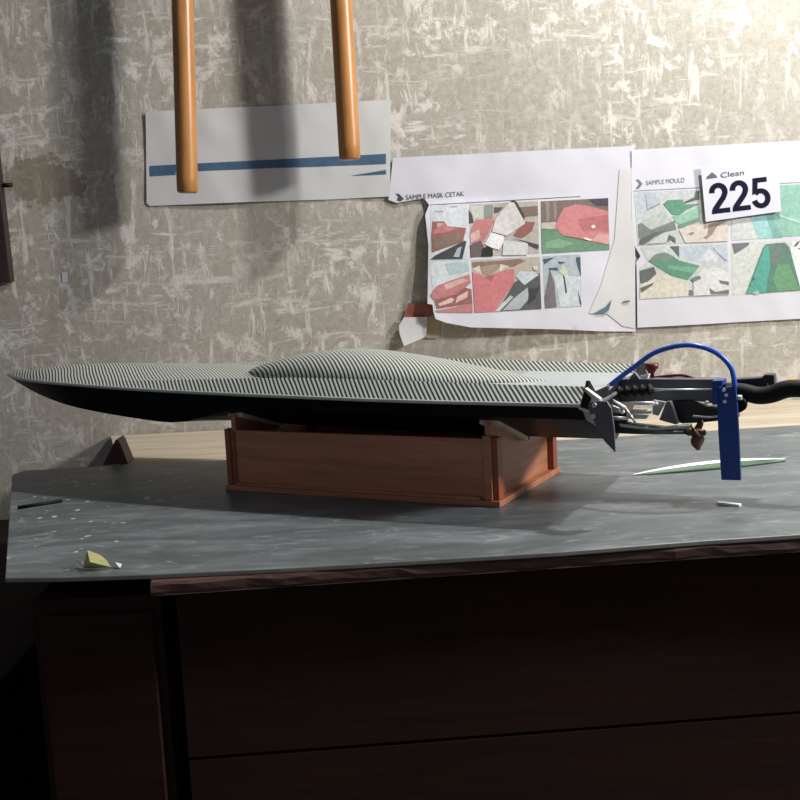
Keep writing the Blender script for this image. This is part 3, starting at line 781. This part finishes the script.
# poster with green photos
O3 = 0.004
l3 = lambda x, z: rumple(x + 9, z, 0.9)
po3 = sheet('photo_poster', [(631, 150), (885, 136), (885, 312), (800, 318.5), (720, 323), (637, 327.5), (636, 262), (646, 261), (640, 256), (633, 244), (631, 215)], M['paper'], O3, l3)
tag(po3, 'white poster of green-toned moulding photographs with a numbered card over it', 'poster')
c3 = Z(630, 180, 6.4); c4 = Z(700, 175, 6.15)
GR = (88, 164, 124); GR2 = (142, 210, 172); LG = (206, 216, 206); DG = (104, 110, 104)
photo([((204, 212, 206), c3((22, 80), (440, 62), (625, 55), (620, 395), (45, 420))), ((190, 204, 214), c3((40, 85), (190, 78), (190, 150), (105, 195), (45, 230))), ((150, 162, 168), c3((90, 95), (98, 95), (110, 185), (190, 145), (190, 156), (105, 198))), ((190, 206, 190), c3((60, 270), (205, 200), (260, 250), (280, 300), (120, 330), (55, 300))), ((128, 140, 126), c3((45, 285), (70, 275), (130, 320), (280, 260), (292, 318), (150, 345), (70, 380), (50, 370))),
       (GR, c3((208, 155), (235, 130), (330, 125), (345, 158), (440, 152), (360, 190), (310, 225), (265, 222))), (GR2, c3((270, 232), (330, 222), (440, 170), (440, 240), (320, 285), (285, 268))), ((120, 160, 130), c3((300, 290), (440, 240), (440, 262), (310, 310))), ((96, 110, 100), c3((415, 70), (440, 70), (440, 120), (345, 150), (345, 140), (410, 110))),
       ((226, 212, 194), c3((310, 320), (460, 270), (620, 262), (620, 392), (350, 402))), ((166, 142, 122), c3((490, 330), (500, 285), (570, 265), (618, 265), (545, 300), (520, 350), (480, 380), (460, 365), (495, 350))), (DG, c3((60, 380), (150, 335), (230, 325), (150, 365), (90, 410), (55, 412))), ((206, 212, 204), c3((100, 410), (160, 370), (240, 345), (230, 400))), (DG, c3((232, 395), (245, 350), (285, 372), (290, 402), (260, 380))), ((166, 142, 122), c3((370, 340), (400, 330), (405, 345), (385, 352)))], O3, l3, po3)
photo([((206, 214, 208), c3((60, 428), (618, 410), (628, 735), (60, 765), (58, 560), (110, 520))), ((194, 208, 218), c3((310, 425), (615, 412), (620, 520), (540, 545), (330, 500))), ((222, 228, 226), c3((430, 515), (500, 440), (560, 500), (540, 520))), ((150, 160, 166), c3((525, 425), (540, 450), (618, 515), (600, 520), (525, 440))), (DG, c3((250, 425), (310, 422), (310, 495), (275, 450))), ((226, 222, 196), c3((60, 690), (130, 600), (180, 590), (300, 650), (370, 660), (380, 740), (60, 762))),
       (GR, c3((115, 518), (160, 475), (215, 462), (260, 480), (310, 515), (440, 548), (365, 638), (260, 610), (170, 555))), ((120, 150, 126), c3((115, 518), (160, 475), (215, 462), (260, 480), (285, 520), (200, 530))), ((112, 188, 144), c3((230, 545), (430, 560), (395, 595), (250, 570))), (DG, c3((60, 580), (150, 555), (165, 600), (110, 650), (65, 660))), (DG, c3((62, 690), (150, 655), (140, 672), (70, 720))),
       ((226, 228, 222), c3((400, 640), (450, 570), (560, 560), (626, 600), (626, 730), (400, 740))), ((126, 120, 108), c3((560, 640), (626, 650), (626, 675), (570, 660))), ((126, 120, 108), c3((500, 690), (540, 715), (626, 700), (626, 728), (510, 730))), ((110, 140, 118), c3((375, 700), (400, 710), (395, 735), (372, 735))), ((110, 140, 118), c3((380, 630), (440, 610), (450, 630), (400, 650)))], O3, l3, po3)
photo([((140, 208, 178), [(731, 188), (880, 180), (880, 231), (731, 240)]), ((214, 222, 214), c4((190, 270), (300, 260), (355, 392), (190, 402))), ((150, 218, 212), c4((300, 258), (400, 248), (440, 388), (352, 393))), ((118, 190, 180), c4((400, 248), (440, 243), (500, 384), (440, 388))), ((176, 226, 200), c4((470, 240), (760, 330), (760, 345), (490, 262)))], O3, l3, po3)
photo([((216, 222, 210), c4((188, 420), (615, 400), (1100, 380), (1100, 690), (615, 712), (195, 738))), ((120, 118, 122), c4((190, 422), (300, 415), (290, 435), (235, 470), (205, 488), (195, 450))), ((236, 240, 236), c4((560, 410), (760, 400), (760, 700), (612, 700), (545, 540))), ((96, 100, 98), c4((568, 440), (590, 412), (612, 404), (585, 440))), ((130, 134, 130), c4((590, 455), (620, 440), (620, 462))),
       ((84, 150, 120), c4((275, 732), (380, 545), (380, 450), (400, 425), (515, 415), (545, 445), (550, 545), (612, 708))), ((74, 186, 160), c4((285, 728), (385, 550), (388, 450), (415, 430), (430, 520), (400, 722))), ((104, 172, 116), c4((470, 715), (440, 640), (470, 550), (540, 548), (604, 704))), ((104, 134, 120), c4((418, 430), (512, 420), (538, 450), (520, 500), (440, 570), (425, 520))), ((150, 214, 184), c4((310, 725), (352, 705), (360, 725), (340, 735)))], O3, l3, po3)
prints('header_rule', [((150, 150, 158), [(633, 190.8), (880, 178), (880, 178.7), (633, 191.5)]), ((112, 124, 140), [(635, 180), (638, 179.5), (642, 184), (638, 189), (635, 189), (638.5, 184)])], O3, l3, po3)
wtext('SAMPLE MOULD', (645.5, 185.3), (684, 182.2), 4.4, (128, 134, 146), O3, l3, po3)

# numbered card pinned over it
l4 = lambda x, z: 0.4 * rumple(x + 5, z)
O4 = 0.013
card = sheet('number_card', [(699, 167), (775.5, 156), (779, 211.5), (704, 222)], M['paper'], O4, l4, thick=0.001)
tag(card, 'white card printed with a large dark 225 over the green poster', 'number card')
def stroke(pts, t):
    pts = [Vector((p[0], p[1])) for p in pts]; lft, rgt = [], []
    for i in range(len(pts)):
        d = (pts[min(i + 1, len(pts) - 1)] - pts[max(i - 1, 0)]).normalized(); n_ = Vector((-d.y, d.x)) * t / 2
        lft.append(pts[i] + n_); rgt.append(pts[i] - n_)
    return [[lft[i], lft[i + 1], rgt[i + 1], rgt[i]] for i in range(len(pts) - 1)]
def arc(cx, cy, rx, ry, a0, a1, n=14):
    return [(cx + rx * math.cos(math.radians(a0 + (a1 - a0) * i / n)), cy + ry * math.sin(math.radians(a0 + (a1 - a0) * i / n))) for i in range(n + 1)]
T = 0.165
two = stroke(arc(0.275, 0.70, 0.195, 0.215, 185, -28) + [(0.40, 0.50), (0.11, 0.13)], T) + [[Vector(q) for q in ((0.005, 0), (0.565, 0), (0.565, 0.155), (0.03, 0.155))]]
five = [[Vector(q) for q in ((0.10, 1.0), (0.51, 1.0), (0.51, 0.845), (0.10, 0.845))], [Vector(q) for q in ((0.09, 1.0), (0.235, 0.90), (0.19, 0.52), (0.03, 0.46))]] + stroke(arc(0.275, 0.325, 0.205, 0.245, 140, -168, 18), T)
a2, b2 = Vector((710, 214.4)), Vector((769.5, 207.2))
ex = (b2 - a2) / 1.80; ey = Vector((ex.y, -ex.x)).normalized() * 30.5
quads = []
for gl, ox in ((two, 0.0), (two, 0.62), (five, 1.24)):
    for q in gl:
        quads.append([tuple(a2 + ex * (p[0] + ox) + ey * p[1]) for p in q])
k = MB(); k.keep = True
for q in quads:
    P = [on_wall(*p) for p in q]
    P = [Vector((p.x, YW - O4 - l4(p.x, p.z) - 0.0006, p.z)) for p in P]
    if (P[1] - P[0]).cross(P[2] - P[0]).y > 0: P.reverse()
    k.add(P, [(0, 1, 2, 3)])
k.build('number', plain('navy_ink', (14, 15, 40), 0.8, spec=0.15), card)
wtext('Clean', (719, 178.3), (742, 175.2), 5, (70, 72, 92), O4, l4, card)
prints('crest', [((96, 98, 116), [(704, 179.5), (705.5, 176.5), (708, 175), (710, 172.5), (712.5, 174.5), (714.5, 176), (715.5, 178)])], O4, l4, card)

o = sheet('yellow_tape', [(787, 383), (789, 379.5), (794, 377), (798, 380), (796, 384.5)], M['yellow'], 0.0015)
tag(o, 'small torn yellow tape bit on the plaster just above the black hose', 'tape')
# tiny white label and dark panel
o = sheet('wall_label', [(62, 272.5), (67.5, 272), (68, 282), (62.5, 282.5)], M['paper'], 0.001)
tag(o, 'tiny white paper label stuck on the bare plaster above the boat bow', 'label')
q = [on_wall(8.5, 120, 0.03), on_wall(10.5, 282, 0.03)]
pn = empty('wooden_plaque', (q[1].x - 0.12, YW - 0.03, q[1].z))
tag(pn, 'near-black wooden plaque hanging on the plaster beside the brown damp stain', 'plaque')
b0 = Vector(pn.location)
MB().prism([Vector(v) - b0 for v in ((q[1].x, YW - 0.028, q[1].z), (q[1].x - 0.012, YW - 0.028, q[1].z + 0.85), (q[1].x - 0.36, YW - 0.028, q[1].z + 0.85), (q[1].x - 0.36, YW - 0.028, q[1].z))], (0, 0.028, 0)).build('board', M['panel'], pn, 0.002)
h = on_wall(12, 185, 0.02)
MB().tube([h - b0 - Vector((0.02, 0, 0)), h - b0], 0.005, 8).build('peg', M['black'], pn)

# hanging poles; the photograph shows the end of one and the shadows of both
def pole(px, py, off, length, r_, label, lean):
    e = on_wall(px, py, off)
    t = empty('hanging_pole', e); tag(t, label, 'pole', 'round poles hanging off the plaster wall')
    t.rotation_euler = (0, lean, 0)
    MB().tube([Vector((0, 0, z)) for z in (0, 0.004, 0.03, 0.12, length * 0.7, length)], [r_ * 0.82, r_ * 0.98, r_, r_, r_, r_], 24).build('shaft', M['handle'], t)
    MB().tube([Vector((0, 0, length * 0.9)), Vector((0, off * 0.5, length * 0.9 + 0.01)), Vector((0, off + 0.004, length * 0.9))], 0.004, 8).build('hook', M['steel'], t)
    return t
pole(187.5, 193, 0.09, 0.80, 0.0225, 'round amber wooden pole reaching lower, before the outer end of the blue-banded sheet', 0.05)
pole(350, 160, 0.09, 0.75, 0.023, 'round amber wooden pole ending higher up, hanging nearer the torn red poster', 0.0)
